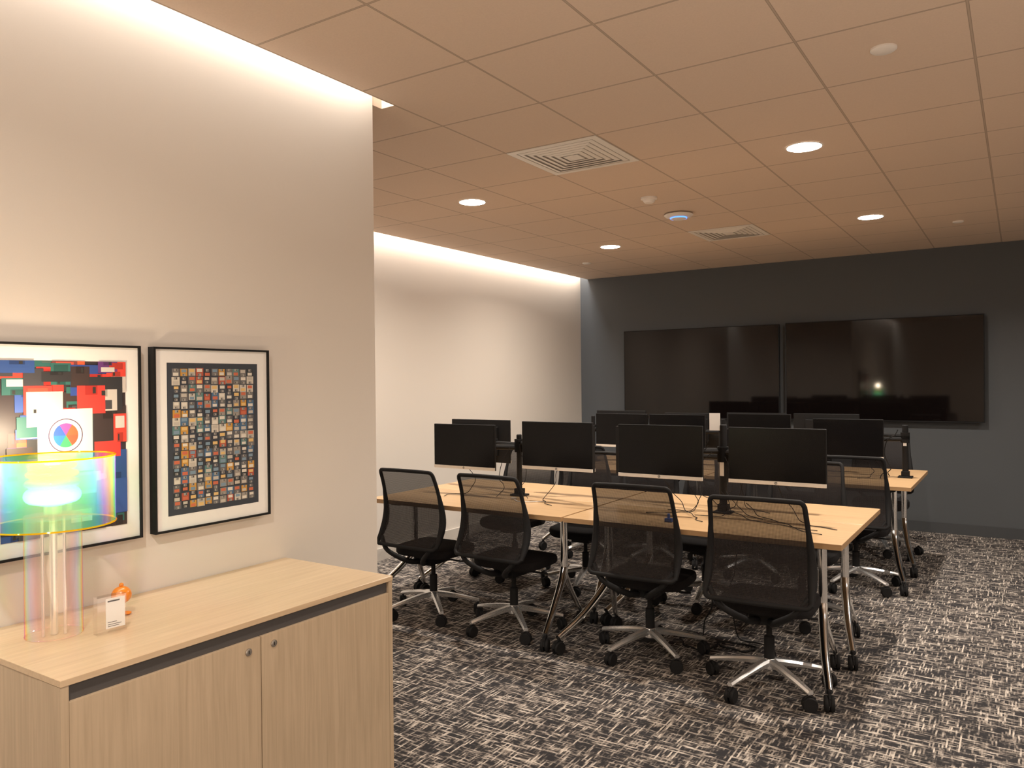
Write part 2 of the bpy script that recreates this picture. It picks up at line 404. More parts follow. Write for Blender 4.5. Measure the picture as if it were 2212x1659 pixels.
e = empty("wireless_access_point", (-2.13, 5.55, H), "white rounded wireless access point with blue indicator light", "access point")
bm = bmesh.new(); lathe(bm, [(0.075, 0.0), (0.10, -0.006), (0.108, -0.014), (0.095, -0.026), (0.060, -0.032), (0.058, -0.040), (0.04, -0.046), (0.004, -0.048)], seg=36); finish(bm, "housing", M['white'], e, smooth=True)
bm = bmesh.new(); lathe(bm, [(0.0615, -0.0325), (0.0615, -0.040), (0.0590, -0.040), (0.0590, -0.0325), (0.0615, -0.0325)], seg=36, cap=False); finish(bm, "indicator_ring", M['led'], e, smooth=True)
for nm, x, y, r, lab in (("ceiling_cover_plate", -0.425, 3.23, 0.047, "round white cover plate on a ceiling tile"),
                         ("ceiling_cover_plate", -0.41, 7.15, 0.04, "round white cover plate on a ceiling tile near the charcoal wall"),
                         ("ceiling_cover_plate", -3.82, 7.3, 0.045, "round white cover plate near the cove-lit wall")):
    bm = bmesh.new(); lathe(bm, [(r, 0), (r, -0.006), (r*0.85, -0.011), (0.004, -0.012)], seg=32)
    o = finish(bm, nm, M['white'], smooth=True, loc=(x, y, H)); tag(o, lab, "cover plate", "ceiling cover plates")

# ------------------------------------------------------------------ storage cabinet
CX0, CX1, CY0, CY1, CZ = WN+0.003, -1.85, 0.92, 2.05, 0.822
cab = empty("storage_cabinet", ((CX0+CX1)/2, (CY0+CY1)/2, 0), "pale oak laminate two-door storage cabinet against the wall", "cabinet")
hx = (CX1-CX0)/2; hy = (CY1-CY0)/2
bm = bmesh.new()
bx(bm, -hx+0.002, hx-0.105, -hy+0.002, -hy+0.020, 0.0, CZ-0.017)
bx(bm, hx-0.103, hx-0.002, -hy+0.001, -hy+0.020, 0.0, CZ-0.017)
bx(bm, -hx+0.002, hx-0.002, hy-0.020, hy-0.002, 0.0, CZ-0.017)
bx(bm, -hx+0.002, -hx+0.012, -hy+0.020, hy-0.020, 0.0, CZ-0.017)
bx(bm, -hx+0.012, hx-0.024, -hy+0.020, hy-0.020, 0.06, 0.08)
finish(bm, "cabinet_body", M['cabdoor'], cab)
boxobj("cabinet_top", -hx, hx, -hy, hy, CZ-0.0165, CZ, M['cabtop'], cab, bevel=0.0015)
boxobj("finger_channel", hx-0.08, hx-0.012, -hy+0.020, hy-0.020, CZ-0.078, CZ-0.017, M['shadowgap'], cab)
boxobj("plinth", -hx+0.02, hx-0.05, -hy+0.02, hy-0.02, 0.0, 0.058, M['shadowgap'], cab)
for y0, y1, ly in ((-hy+0.021, -0.0015, -0.045), (0.0015, hy-0.021, 0.045)):
    d = boxobj("door", hx-0.022, hx-0.002, y0, y1, 0.065, CZ-0.056, M['cabdoor'], cab, bevel=0.001)
    bm = bmesh.new(); lathe(bm, [(0.0105, hx-0.002), (0.0105, hx+0.001), (0.008, hx+0.002), (0.002, hx+0.002)], c=(0, ly, CZ-0.088), seg=24, axis='X')
    bx(bm, hx+0.002, hx+0.0025, ly-0.0012, ly+0.0012, CZ-0.093, CZ-0.083, 1)
    lk = finish(bm, "lock", [M['steel'], M['black']], d, smooth=True); lk["label"] = "round steel key lock"

# ------------------------------------------------------------------ framed artworks
PAL = [(0.75, 0.05, 0.04), (0.78, 0.06, 0.04), (0.72, 0.11, 0.04), (0.03, 0.07, 0.30), (0.04, 0.09, 0.34), (0.03, 0.08, 0.28), (0.03, 0.03, 0.035), (0.045, 0.03, 0.03), (0.05, 0.05, 0.06), (0.62, 0.57, 0.53), (0.14, 0.04, 0.20), (0.20, 0.05, 0.05), (0.03, 0.13, 0.12)]
PAL2 = [(0.03, 0.035, 0.05), (0.05, 0.06, 0.08), (0.03, 0.035, 0.04), (0.30, 0.27, 0.24), (0.5, 0.46, 0.4), (0.6, 0.3, 0.05), (0.45, 0.09, 0.05), (0.07, 0.15, 0.27), (0.1, 0.22, 0.22), (0.65, 0.6, 0.52), (0.16, 0.15, 0.15), (0.12, 0.12, 0.13)]
def picture(y0, y1, z0, z1, seed, kind, label):
    rnd = random.Random(seed)
    yc = (y0+y1)/2; zc = (z0+z1)/2; w = (y1-y0)/2; h = (z1-z0)/2
    e = empty("framed_picture", (WN, yc, z0), label, "picture")
    D = 0.034; f = 0.007
    bm = bmesh.new()
    bx(bm, 0.001, D, -w, -w+f, 0, 2*h); bx(bm, 0.001, D, w-f, w, 0, 2*h)
    bx(bm, 0.001, D, -w+f, w-f, 0, f); bx(bm, 0.001, D, -w+f, w-f, 2*h-f, 2*h)
    finish(bm, "picture_frame", M['black'], e)
    boxobj("mat_board", 0.002, D-0.008, -w+f, w-f, f, 2*h-f, M['mat'], e)
    bm = bmesh.new(); cl = bm.loops.layers.float_color.new("Col"); lev = [D-0.0075]
    def rect(a0, a1, b0, b1, c, dz=0.0):
        x = lev[0]+dz
        vs = [bm.verts.new((x, a0, b0)), bm.verts.new((x, a1, b0)), bm.verts.new((x, a1, b1)), bm.verts.new((x, a0, b1))]
        fc = bm.faces.new(vs)
        for l in fc.loops: l[cl] = (*c, 1)
    aw = w-0.050; b0 = 0.052; b1 = 2*h-0.052
    def disk(a0, a1, c0, c1, col, z, flip=False, lcs=None):
        wd, hd = a1-a0, c1-c0
        rect(a0, a1, c0, c1, col, z)
        lc = rnd.choice(lcs or [(0.75, 0.7, 0.62), (0.55, 0.5, 0.44), (0.75, 0.5, 0.2), (0.6, 0.15, 0.08), (0.2, 0.3, 0.4), (0.75, 0.7, 0.62)])
        dk = tuple(v*0.55 for v in col)
        if flip:
            rect(a0+wd*0.15, a1-wd*0.15, c0+hd*0.08, c0+hd*0.5, lc, z+0.00015)
            rect(a0+wd*0.28, a1-wd*0.28, c1-hd*0.33, c1, (0.35, 0.33, 0.31) if kind == 'small' else dk, z+0.00015)
            rect(a0+wd*0.55, a0+wd*0.66, c1-hd*0.28, c1-hd*0.05, (0.03, 0.03, 0.03), z+0.0003)
        else:
            rect(a0+wd*0.15, a1-wd*0.15, c0+hd*0.5, c1-hd*0.08, lc, z+0.00015)
            rect(a0+wd*0.28, a1-wd*0.28, c0, c0+hd*0.33, (0.35, 0.33, 0.31) if kind == 'small' else dk, z+0.00015)
            rect(a0+wd*0.34, a0+wd*0.44, c0+hd*0.05, c0+hd*0.28, (0.03, 0.03, 0.03), z+0.0003)
    if kind == 'small':
        rect(-aw, aw, b0, b1, (0.040, 0.048, 0.065), 0)
        nx, nz = 11, 17; ins = 0.018
        cw = (2*aw-2*ins)/nx; ch = (b1-b0-2*ins)/nz
        for i in range(nx):
            for j in range(nz):
                s = rnd.uniform(0.78, 1.0); cx = -aw+ins+cw*(i+0.5)+rnd.uniform(-.0015, .0015); cz = b0+ins+ch*(j+0.5)+rnd.uniform(-.002, .002)
                disk(cx-cw*s/2, cx+cw*s/2, cz-ch*s/2, cz+ch*s/2, rnd.choice(PAL2), 0.0003+0.0006*rnd.random(), rnd.random() < 0.5)
    else:
        rect(-aw, aw, b0, b1, (0.04, 0.03, 0.035), 0)
        z = 0.0003
        for k in range(110):
            sz = rnd.uniform(0.055, 0.11); sz2 = sz*rnd.choice([0.35, 0.6, 1.0, 1.05, 1.1])
            a = rnd.uniform(-aw-0.03, aw-0.03); c = rnd.uniform(b0-0.03, b1-0.03)
            a0_ = max(a, -aw); a1 = min(a+sz, aw); c0_ = max(c, b0); c1 = min(c+sz2, b1)
            if a1-a0_ < 0.012 or c1-c0_ < 0.012: continue
            z += 0.00004
            col = rnd.choice(PAL)
            if k % 3: disk(a0_, a1, c0_, c1, col, z, rnd.random() < 0.5, [(0.66, 0.62, 0.58), col, tuple(v*0.6 for v in col), (0.6, 0.08, 0.05), (0.06, 0.06, 0.07)])
            else: rect(a0_, a1, c0_, c1, col, z)
        s = 0.08; cy = -0.005; cz = 0.345
        z += 0.0006
        rect(cy-s, cy+s, cz-0.11, cz+0.078, (0.74, 0.68, 0.68), z)
        cols = [(0.8, 0.12, 0.05), (0.5, 0.08, 0.35), (0.05, 0.12, 0.5), (0.04, 0.20, 0.5), (0.06, 0.33, 0.15), (0.6, 0.10, 0.05)]
        x = lev[0]+z+0.0002
        for R, mono in ((0.050, (0.10, 0.06, 0.12)), (0.047, (0.76, 0.70, 0.68)), (0.036, None)):
            for q in range(48):
                a0 = 2*math.pi*q/48; a1 = 2*math.pi*(q+1)/48
                fc = bm.faces.new([bm.verts.new((x, cy, cz)), bm.verts.new((x, cy+R*math.cos(a0), cz+R*math.sin(a0))), bm.verts.new((x, cy+R*math.cos(a1), cz+R*math.sin(a1)))])
                c = mono if mono else cols[q//8]
                for l in fc.loops: l[cl] = (*c, 1)
            x += 0.0002
    finish(bm, "artwork_print", M['art'], e)
picture(0.98, 1.446, 1.008, 1.626, 11, 'big', "black-framed print of large colourful floppy disk shapes")
picture(1.49, 1.957, 1.008, 1.626, 5, 'small', "black-framed print of many tiny floppy disks on navy")

# ------------------------------------------------------------------ iridescent lamp
LX, LY = -2.215, 1.088
L = empty("table_lamp", (LX, LY, CZ), "iridescent transparent drum-shade lamp glowing on the cabinet", "lamp")
SR = 0.154
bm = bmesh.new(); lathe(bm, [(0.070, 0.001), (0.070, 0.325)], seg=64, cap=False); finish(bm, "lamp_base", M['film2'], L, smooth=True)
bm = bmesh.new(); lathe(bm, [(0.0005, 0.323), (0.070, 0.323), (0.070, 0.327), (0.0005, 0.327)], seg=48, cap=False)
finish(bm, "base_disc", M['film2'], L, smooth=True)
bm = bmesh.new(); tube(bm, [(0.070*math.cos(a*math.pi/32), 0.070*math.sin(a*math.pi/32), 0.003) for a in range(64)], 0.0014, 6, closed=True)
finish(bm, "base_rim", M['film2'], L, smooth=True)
bm = bmesh.new(); lathe(bm, [(0.010, 0.001), (0.010, 0.36)], seg=20); finish(bm, "lamp_stem", M['alu'], L, smooth=True)
for a in (0.6, 2.7, 4.8):
    bm = bmesh.new(); lathe(bm, [(0.004, 0.001), (0.004, 0.322)], c=(0.03*math.cos(a), 0.03*math.sin(a), 0), seg=10)
    finish(bm, "support_rod", M['alu'], L, smooth=True)
bm = bmesh.new(); lathe(bm, [(0.022, 0.328), (0.022, 0.352), (0.012, 0.356)], seg=24); finish(bm, "bulb_socket", M['alu'], L, smooth=True)
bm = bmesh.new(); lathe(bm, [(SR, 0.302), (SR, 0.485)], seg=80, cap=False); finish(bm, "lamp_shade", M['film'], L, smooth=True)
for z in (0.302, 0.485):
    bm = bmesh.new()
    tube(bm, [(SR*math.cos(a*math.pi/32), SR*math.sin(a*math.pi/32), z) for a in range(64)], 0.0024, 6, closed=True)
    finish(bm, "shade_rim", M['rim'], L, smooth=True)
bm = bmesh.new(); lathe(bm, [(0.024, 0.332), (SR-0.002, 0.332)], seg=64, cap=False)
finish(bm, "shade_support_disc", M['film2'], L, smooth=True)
bm = bmesh.new()
prof = [(0.02, 0.350)]
for k, (zc, R, hh) in enumerate(((0.380, 0.070, 0.032), (0.414, 0.068, 0.019), (0.438, 0.065, 0.017), (0.461, 0.060, 0.015))):
    for t in range(-4, 5):
        a = t/4*math.pi/2*0.92
        prof.append((R-0.022+0.022*math.cos(a), zc+hh*0.9*math.sin(a)*0.75))
prof.append((0.01, 0.478))
lathe(bm, prof, seg=48); finish(bm, "glowing_bulb", M['bulb'], L, smooth=True)
pl = bpy.data.lights.new("lamp_glow", 'POINT'); pl.energy = 5.5; pl.color = (1.0, 0.80, 0.56); pl.shadow_soft_size = 0.03; pl.specular_factor = 0.0
po = bpy.data.objects.new("lamp_glow", pl); COL.objects.link(po); po.location = (LX, LY, CZ+0.53)
# ------------------------------------------------------------------ orange toy
T = empty("desk_toy", (-2.225, 1.284, CZ), "small shiny orange round-bodied desk toy with topknot", "toy")
def sph(bm, c, r, sx=1, sy=1, sz=1, mi=0):
    lathe(bm, [(max(0.0005, r*math.sin(math.pi*k/14)), -r*sz*math.cos(math.pi*k/14)) for k in range(15)], c=c, seg=24, mi=mi)
bm = bmesh.new(); sph(bm, (0, 0, 0.060), 0.028, sz=0.92); finish(bm, "toy_head", M['orange'], T, smooth=True)
bm = bmesh.new(); sph(bm, (0, 0, 0.089), 0.0065); finish(bm, "topknot", M['orange'], T, smooth=True)
bm = bmesh.new(); lathe(bm, [(0.009, 0.004), (0.007, 0.02), (0.008, 0.040)], seg=20)
for s in (-1, 1): sph(bm, (0.010, s*0.011, 0.006), 0.012, sz=0.45)
finish(bm, "toy_feet", M['orange'], T, smooth=True)
# ------------------------------------------------------------------ acrylic sign block
A = empty("acrylic_sign_block", (-2.10, 1.180, CZ), "clear acrylic block holding a small printed white notice", "sign")
bm = bmesh.new(); bx(bm, -0.013, 0.013, -0.040, 0.038, 0.0, 0.102); finish(bm, "acrylic_block", M['acrylic'], A, bevel=0.001)
bm = bmesh.new(); bx(bm, 0.0132, 0.0138, -0.018, 0.033, 0.014, 0.096); finish(bm, "paper_notice", M['paper'], A)
for z, a in ((0.086, 0.016), (0.030, 0.012), (0.024, 0.018), (0.019, 0.015)):
    bm = bmesh.new(); bx(bm, 0.0139, 0.0141, -0.013, -0.013+2*a, z, z+(0.004 if z > .08 else 0.0015))
    finish(bm, "printed_line", M['ink'], A)
A.rotation_euler = (0, 0, math.radians(-6))

# ------------------------------------------------------------------ wall displays
def tv(x0, x1, z0, z1, label):
    e = empty("wall_display", ((x0+x1)/2, WB, z0), label, "television", "wall-mounted displays")
    w = (x1-x0)/2; h = z1-z0
    boxobj("display_housing", -w, w, -0.078, -0.045, 0, h, M['black'], e, bevel=0.002)
    boxobj("display_screen", -w+0.009, w-0.009, -0.080, -0.0785, 0.012, h-0.009, M['tv'], e)
    boxobj("wall_bracket", -w*0.45, w*0.45, -0.045, -0.001, h*0.25, h*0.75, M['black'], e)
tv(-3.925, -2.135, 1.062, 2.076, "large switched-off wall display beside the corner on charcoal wall")
tv(-2.07, -0.28, 1.068, 2.082, "large switched-off wall display reflecting the room on charcoal wall")

# ------------------------------------------------------------------ casters
def caster_mesh(bm, c, r=0.03, rot=0.0, w=0.014):
    b2 = bmesh.new()
    for s in (-1, 1):
        lathe(b2, [(r*0.45, -w*0.6), (r*0.9, -w*0.6), (r, -w*0.25), (r, w*0.25), (r*0.9, w*0.6), (r*0.45, w*0.6)], c=(s*0.013, 0, r), seg=22, axis='X')
    b2_pts = [(0, 0.8*r*math.cos(a)-0.0, r+1.12*r*math.sin(a)) for a in [math.pi*k/8 for k in range(9)]]
    tube(b2, b2_pts, 0.006, 6)
    bx(b2, -0.004, 0.004, -r*0.75, r*0.75, r*0.9, r*1.9)
    lathe(b2, [(0.006, r*1.7), (0.006, r*2.5)], seg=10)
    me = bpy.data.meshes.new("t"); b2.to_mesh(me); b2.free()
    me.transform(Matrix.Translation(c) @ Matrix.Rotation(rot, 4, 'Z'))
    bm.from_mesh(me); bpy.data.meshes.remove(me)

# ------------------------------------------------------------------ chair
def prof_y(z):
    d = z-0.68
    return -0.195-(0.95 if d > 0 else 1.9)*d*d
ZT, ZB = 0.950, 0.480
def halfw(z):
    t = (z-ZB)/(ZT-ZB)
    return 0.238+(0.210-0.238)*t + 0.002*math.sin(math.pi*t)
def fy(x, z): return prof_y(z)+0.16*x*x-0.010
def make_chair(loc):
    C = empty("office_chair", loc, "black mesh-back task chair on polished five-star base", "chair", "task chairs at the desks")
    for k in range(5):
        a = math.radians(90+72*k+12)
        ca, sa = math.cos(a), math.sin(a)
        bm = bmesh.new()
        n = 8; rings = []
        for i in range(n+1):
            t = i/n; r = 0.028+t*0.270
            wv = 0.025-0.010*t; zt = 0.146-0.050*t**1.3; zb = zt-0.030+0.012*t
            px, py = -sa, ca
            rings.append([bm.verts.new((ca*r+px*s*wv, sa*r+py*s*wv, z)) for s, z in ((-0.8, zb), (0.8, zb), (1, zt-.010), (0.55, zt), (-0.55, zt), (-1, zt-.010))])
        for p, q in zip(rings[:-1], rings[1:]):
            for m_ in range(6): bm.faces.new((p[m_], p[(m_+1) % 6], q[(m_+1) % 6], q[m_]))
        bm.faces.new(rings[0]); bm.faces.new(rings[-1])
        finish(bm, "base_leg", M['alu'], C, smooth=True)
        bm = bmesh.new(); caster_mesh(bm, (ca*0.290, sa*0.290, 0), 0.034, a+k*0.9)
        finish(bm, "caster", M['black'], C, smooth=True)
    bm = bmesh.new(); lathe(bm, [(0.026, 0.095), (0.036, 0.10), (0.036, 0.138), (0.028, 0.148)], seg=28)
    finish(bm, "base_hub", M['alu'], C, smooth=True)
    bm = bmesh.new(); lathe(bm, [(0.025, 0.142), (0.025, 0.25), (0.020, 0.255)], seg=22); lathe(bm, [(0.014, 0.255), (0.014, 0.345)], seg=20)
    finish(bm, "gas_lift", M['black'], C, smooth=True)
    bm = bmesh.new()
    bx(bm, -0.07, 0.07, -0.11, 0.09, 0.335, 0.385)
    tube(bm, [(0.06, 0.02, 0.36), (0.19, 0.04, 0.352), (0.215, 0.05, 0.352)], 0.006, 8)
    finish(bm, "tilt_mechanism", M['black'], C, bevel=0.008)
    bm = bmesh.new()
    for s in (-1, 1):
        p = smooth_pts([(s*0.02, -0.06, 0.352), (s*0.05, -0.16, 0.362), (s*0.11, -0.232, 0.405), (s*0.17, -0.262, 0.452), (s*0.222, prof_y(0.52)+0.004, 0.52)], 6)
        tube(bm, p, lambda t: 0.019-0.006*t, 10)
    finish(bm, "back_support", M['black'], C, smooth=True)
    pts = []; rt = 0.022; rb = 0.026
    def add(x, z): pts.append((x, fy(x, z), z+0.003*(1-(x/0.2)**2)*(1 if z > ZT-0.002 else 0)))
    n = 14
    for i in range(n+1):
        z = ZB+rb+(ZT-ZB-rt-rb)*i/n; add(halfw(z), z)
    w = halfw(ZT)
    for i in range(1, 7): a = math.pi/2*i/7; add(w-rt+rt*math.cos(a), ZT-rt+rt*math.sin(a))
    for i in range(0, 9): add((w-rt)*(1-2*i/8), ZT)
    for i in range(1, 7): a = math.pi/2*(1+i/7); add(-w+rt+rt*math.cos(a), ZT-rt+rt*math.sin(a))
    for i in range(n+1):
        z = ZT-rt-(ZT-ZB-rt-rb)*i/n; add(-halfw(z), z)
    w = halfw(ZB)
    for i in range(1, 7): a = math.pi*(1+i/14); add(-w+rb+rb*math.cos(a), ZB+rb+rb*math.sin(a))
    for i in range(0, 9): add(-(w-rb)*(1-2*i/8), ZB)
    for i in range(1, 7): a = math.pi*(1.5+i/14); add(w-rb+rb*math.cos(a), ZB+rb+rb*math.sin(a))
    bm = bmesh.new(); tube(bm, pts, 0.0115, 10, closed=True)
    for s in (-1, 1):
        p = [(s*(halfw(z)+0.001), fy(halfw(z), z)+dy, z) for z, dy in ((0.49, 0.0), (0.55, 0.006), (0.62, 0.010), (0.70, 0.008), (0.82, 0.0))]
        tube(bm, smooth_pts(p, 4), lambda t: 0.010+0.012*math.sin(math.pi*t), 10)
    finish(bm, "backrest_frame", M['black'], C, smooth=True)
    bm = bmesh.new(); nx, nz = 12, 26; grid = []
    for j in range(nz+1):
        z = ZB+0.002+(ZT-ZB-0.004)*j/nz; w = halfw(z)
        for zz, rc in ((ZT, rt), (ZB, rb)):
            dz = rc-abs(zz-z)
            if dz > 0: w = halfw(zz)-rc+math.sqrt(max(0, rc*rc-dz*dz))
        grid.append([bm.verts.new(((-1+2*i/nx)*w, fy((-1+2*i/nx)*w, z), z)) for i in range(nx+1)])
    for j in range(nz):
        for i in range(nx): bm.faces.new((grid[j][i], grid[j][i+1], grid[j+1][i+1], grid[j+1][i]))
    finish(bm, "backrest_mesh", M['mesh'], C, smooth=True)
    bm = bmesh.new(); rings = []
    for z, k in ((0.392, 0.90), (0.396, 0.965), (0.408, 1.0), (0.428, 1.0), (0.443, 0.975), (0.450, 0.90), (0.452, 0.6), (0.450, 0.2)):
        ring = []
        for i in range(40):
            a = 2*math.pi*i/40; c, s = math.cos(a), math.sin(a)
            x = 0.222*k*math.copysign(abs(c)**0.5, c); y = 0.205*k*math.copysign(abs(s)**0.5, s)
            dz = -0.025*max(0, (y-0.12)/0.1)**2
            ring.append(bm.verts.new((x, y+0.025, z+dz)))
        rings.append(ring)
    for p, q in zip(rings[:-1], rings[1:]):
        for i in range(40): bm.faces.new((p[i], p[(i+1) % 40], q[(i+1) % 40], q[i]))
    bm.faces.new(rings[0]); bm.faces.new(rings[-1])
    finish(bm, "seat", M['fabric'], C, smooth=True)
    return C
chair0 = make_chair((-1.03, 3.83, 0)); chair0.rotation_euler = (0, 0, math.radians(3))
for x, y, r in ((-1.705, 3.96, 2), (-2.58, 3.94, -2), (-3.20, 3.935, 0)):
    copy_thing(chair0, (x, y, 0), math.radians(r))
for x, y, r in ((-1.15, 5.03, 184), (-1.78, 5.07, 176), (-2.66, 5.02, 182), (-3.30, 5.06, 178)):
    copy_thing(chair0, (x, y, 0), math.radians(r), "black mesh-back task chair facing across the shared desks")
for x, y, r in ((-1.0, 6.02, 2), (-1.72, 6.02, -3), (-2.53, 6.03, 4), (-3.09, 6.02, 0)):
    copy_thing(chair0, (x, y, 0), math.radians(r), "black mesh-back task chair tucked at the second desk row")
for x, y, r in ((-1.02, 7.36, 185), (-1.7, 7.36, 178), (-2.5, 7.36, 180), (-3.15, 7.36, 176)):
    copy_thing(chair0, (x, y, 0), math.radians(r), "black mesh-back task chair between the desks and charcoal wall")

# ------------------------------------------------------------------ tables
TZ = 0.73; TW = 0.735; TD = 0.292
def make_table(loc):
    t = empty("training_table", loc, "oak laminate desk on chrome legs with black casters", "table", "wheeled desks pushed together")
    bm = bmesh.new(); bx(bm, -TW, TW, -TD, TD, TZ-0.028, TZ)
    for f in bm.faces: f.material_index = 0 if abs(f.calc_center_median().z-TZ) < 1e-4 else 1
    finish(bm, "table_top", [M['tabletop'], M['tableedge']], t, bevel=0.002)
    for s in (-1, 1):
        bm = bmesh.new(); lathe(bm, [(0.022, 0.30), (0.022, TZ-0.045)], c=(s*0.59, 0, 0), seg=24)
        finish(bm, "leg", M['chrome'], t, smooth=True)
        bm = bmesh.new(); bx(bm, s*0.59-0.035, s*0.59+0.035, -0.20, 0.20, TZ-0.05, TZ-0.0285); finish(bm, "top_bracket", M['black'], t, bevel=0.004)
        bm = bmesh.new(); tube(bm, smooth_pts([(s*0.59, 0, 0.365), (s*0.603, -0.06, 0.295), (s*0.645, -0.23, 0.18), (s*0.70, -0.42, 0.090)], 6), lambda q: 0.025-0.008*q, 14)
        finish(bm, "foot", M['chrome'], t, smooth=True)
        bm = bmesh.new(); tube(bm, smooth_pts([(s*0.59, 0, 0.33), (s*0.595, 0.05, 0.24), (s*0.61, 0.10, 0.15), (s*0.62, 0.14, 0.088)], 6), lambda q: 0.021-0.008*q, 14)
        finish(bm, "foot", M['chrome'], t, smooth=True)
        for c in ((s*0.70, -0.42, 0), (s*0.62, 0.14, 0)):
            bm = bmesh.new(); caster_mesh(bm, c, 0.037, 0.3*s); finish(bm, "caster", M['black'], t, smooth=True)
    boxobj("stretcher_beam", -0.565, 0.565, -0.018, 0.018, TZ-0.085, TZ-0.052, M['black'], t, bevel=0.003)
    return t
t0 = make_table((-1.43, 4.112, 0))
for x, y in ((-2.915, 4.112), (-1.43, 4.702), (-2.915, 4.702)): copy_thing(t0, (x, y, 0))
for x, y in ((-1.38, 6.34), (-2.865, 6.34), (-1.38, 6.93), (-2.865, 6.93)):
    copy_thing(t0, (x, y, 0), 0, "oak laminate desk on chrome legs nearer the charcoal wall")

# ------------------------------------------------------------------ monitors
def text_mesh(body, size):
    cu = bpy.data.curves.new("txt", 'FONT'); cu.body = body; cu.size = size; cu.align_x = 'CENTER'; cu.align_y = 'CENTER'; cu.shear = 0.3
    o = bpy.data.objects.new("txt", cu); COL.objects.link(o)
    dg = bpy.context.evaluated_depsgraph_get(); dg.update()
    me = bpy.data.meshes.new_from_object(o.evaluated_get(dg))
    bpy.data.objects.remove(o); return me
def make_monitor(loc):
    m = empty("computer_monitor", loc, "switched-off black monitor with silver lower bezel", "monitor", "desk monitors on arms")
    W, Hh = 0.256, 0.305
    bm = bmesh.new(); bx(bm, -W, W, 0.0, 0.018, 0.0, Hh); bx(bm, -W*0.62, W*0.62, 0.018, 0.036, 0.05, Hh-0.05)
    bx(bm, -0.05, 0.05, 0.036, 0.042, 0.10, 0.20)
    finish(bm, "monitor_housing", M['black'], m, bevel=0.003)
    boxobj("monitor_screen", -W+0.005, W-0.005, -0.0016, 0.0005, 0.020, Hh-0.005, M['screen'], m)
    bz = boxobj("lower_bezel", -W, W, -0.003, 0.004, 0.0, 0.0205, M['silver'], m, bevel=0.0015); bz["label"] = "silver lower bezel"
    bm = bmesh.new(); lathe(bm, [(0.0075, -0.0031), (0.0075, -0.0042), (0.001, -0.0042)], c=(0, 0, 0.0100), seg=24, axis='Y')
    lg = finish(bm, "logo", [M['ink'], M['paper']], m)
    lg["label"] = "round maker's emblem"
    tm = text_mesh("hp", 0.012); tm.transform(Matrix.Translation((0, -0.0045, 0.0100)) @ Matrix.Rotation(math.pi/2, 4, 'X')); tm.materials.clear(); tm.materials.append(M['paper'])
    o = bpy.data.objects.new("emblem_letters", tm); COL.objects.link(o); o.parent = lg
    return m
m0 = make_monitor((-1.10, 4.25, 0.930))
MON = [(-1.10, 4.25, 0.930, 0)]
for x, y, z, r in ((-1.735, 4.18, 0.936, 0), (-2.453, 4.25, 0.935, 0), (-3.18, 4.25, 0.905, 0)):
    copy_thing(m0, (x, y, z), math.radians(r)); MON.append((x, y, z, r))
back = [(-1.21, 4.57, 0.90, 180), (-1.93, 4.57, 0.90, 180), (-2.60, 4.57, 0.90, 180), (-3.28, 4.60, 0.92, 180)]
for x, y, z, r in back:
    copy_thing(m0, (x, y, z), math.radians(r), "switched-off black monitor turned away showing its rear shell")
f2 = [(-1.13, 6.47, 0.875, 0), (-1.81, 6.47, 0.905, 0), (-2.52, 6.47, 0.89, 0), (-3.05, 6.47, 0.89, 0)]
for x, y, z, r in f2:
    copy_thing(m0, (x, y, z), math.radians(r), "switched-off black monitor on the second desk row")
b2 = [(-1.35, 6.80, 0.90, 180), (-1.92, 6.80, 0.90, 180), (-3.2, 6.80, 0.905, 180), (-2.5, 6.80, 0.89, 180)]
for x, y, z, r in b2:
    copy_thing(m0, (x, y, z), math.radians(r), "switched-off black monitor facing the charcoal wall")

def stand(px, py, ztop, targets, label="black clamp-on pole with monitor arms", tagz=None, pr=0.018):
    s = empty("monitor_stand", (px, py, TZ), label, "monitor arm", "pole-mounted monitor arms")
    bm = bmesh.new(); bx(bm, -0.05, 0.05, -0.045, 0.045, 0.0005, 0.012); bx(bm, -0.028, 0.028, -0.026, 0.026, 0.012, 0.05)
    finish(bm, "clamp_base", M['black'], s, bevel=0.003)
    bm = bmesh.new(); lathe(bm, [(pr, 0.012), (pr, ztop-TZ), (pr-0.004, ztop-TZ+0.004)], seg=20); finish(bm, "pole", M['black'], s, smooth=True)
    for (mx, my, mz, r) in targets:
        sg = 1 if r < 90 and r > -90 else -1
        zc = mz+0.15-TZ; tx = mx-px; ty = my+sg*0.0415-py
        bm = bmesh.new()
        lathe(bm, [(0.032, zc-0.026), (0.032, zc+0.026)], seg=20)
        ex = tx*0.55; ey = ty+sg*0.03
        tube(bm, [(0, 0, zc), (ex, ey*0.6, zc+0.0)], 0.017, 8)
        lathe(bm, [(0.022, zc-0.028), (0.022, zc+0.028)], c=(ex, ey*0.6, 0), seg=16)
        tube(bm, [(ex, ey*0.6, zc), (tx, ty+sg*0.014, zc)], 0.013, 8)
        bx(bm, tx-0.045, tx+0.045, min(ty, ty+sg*0.008), max(ty, ty+sg*0.008), zc-0.045, zc+0.045)
        finish(bm, "monitor_arm", M['black'], s, smooth=True)
    if tagz:
        bm = bmesh.new(); bx(bm, -0.012, 0.012, -pr-0.002, -pr-0.0005, tagz-TZ-0.045, tagz-TZ+0.045); finish(bm, "paper_label", M['paper'], s)
    return s
stand(-1.437, 4.405, 1.235, [MON[0], MON[1], back[0], back[1]], "tall black clamp-on pole holding four monitor arms", 0.99, 0.022)
stand(-2.83, 4.405, 1.138, [MON[2], MON[3], back[2], back[3]])
stand(-0.745, 6.635, 1.13, [f2[0], b2[0]], "black clamp-on pole with white label and arms", 1.02, 0.022)
stand(-2.16, 6.635, 1.15, [f2[1], f2[2], b2[1], b2[3]])
stand(-3.42, 6.635, 1.16, [f2[3], b2[2]])
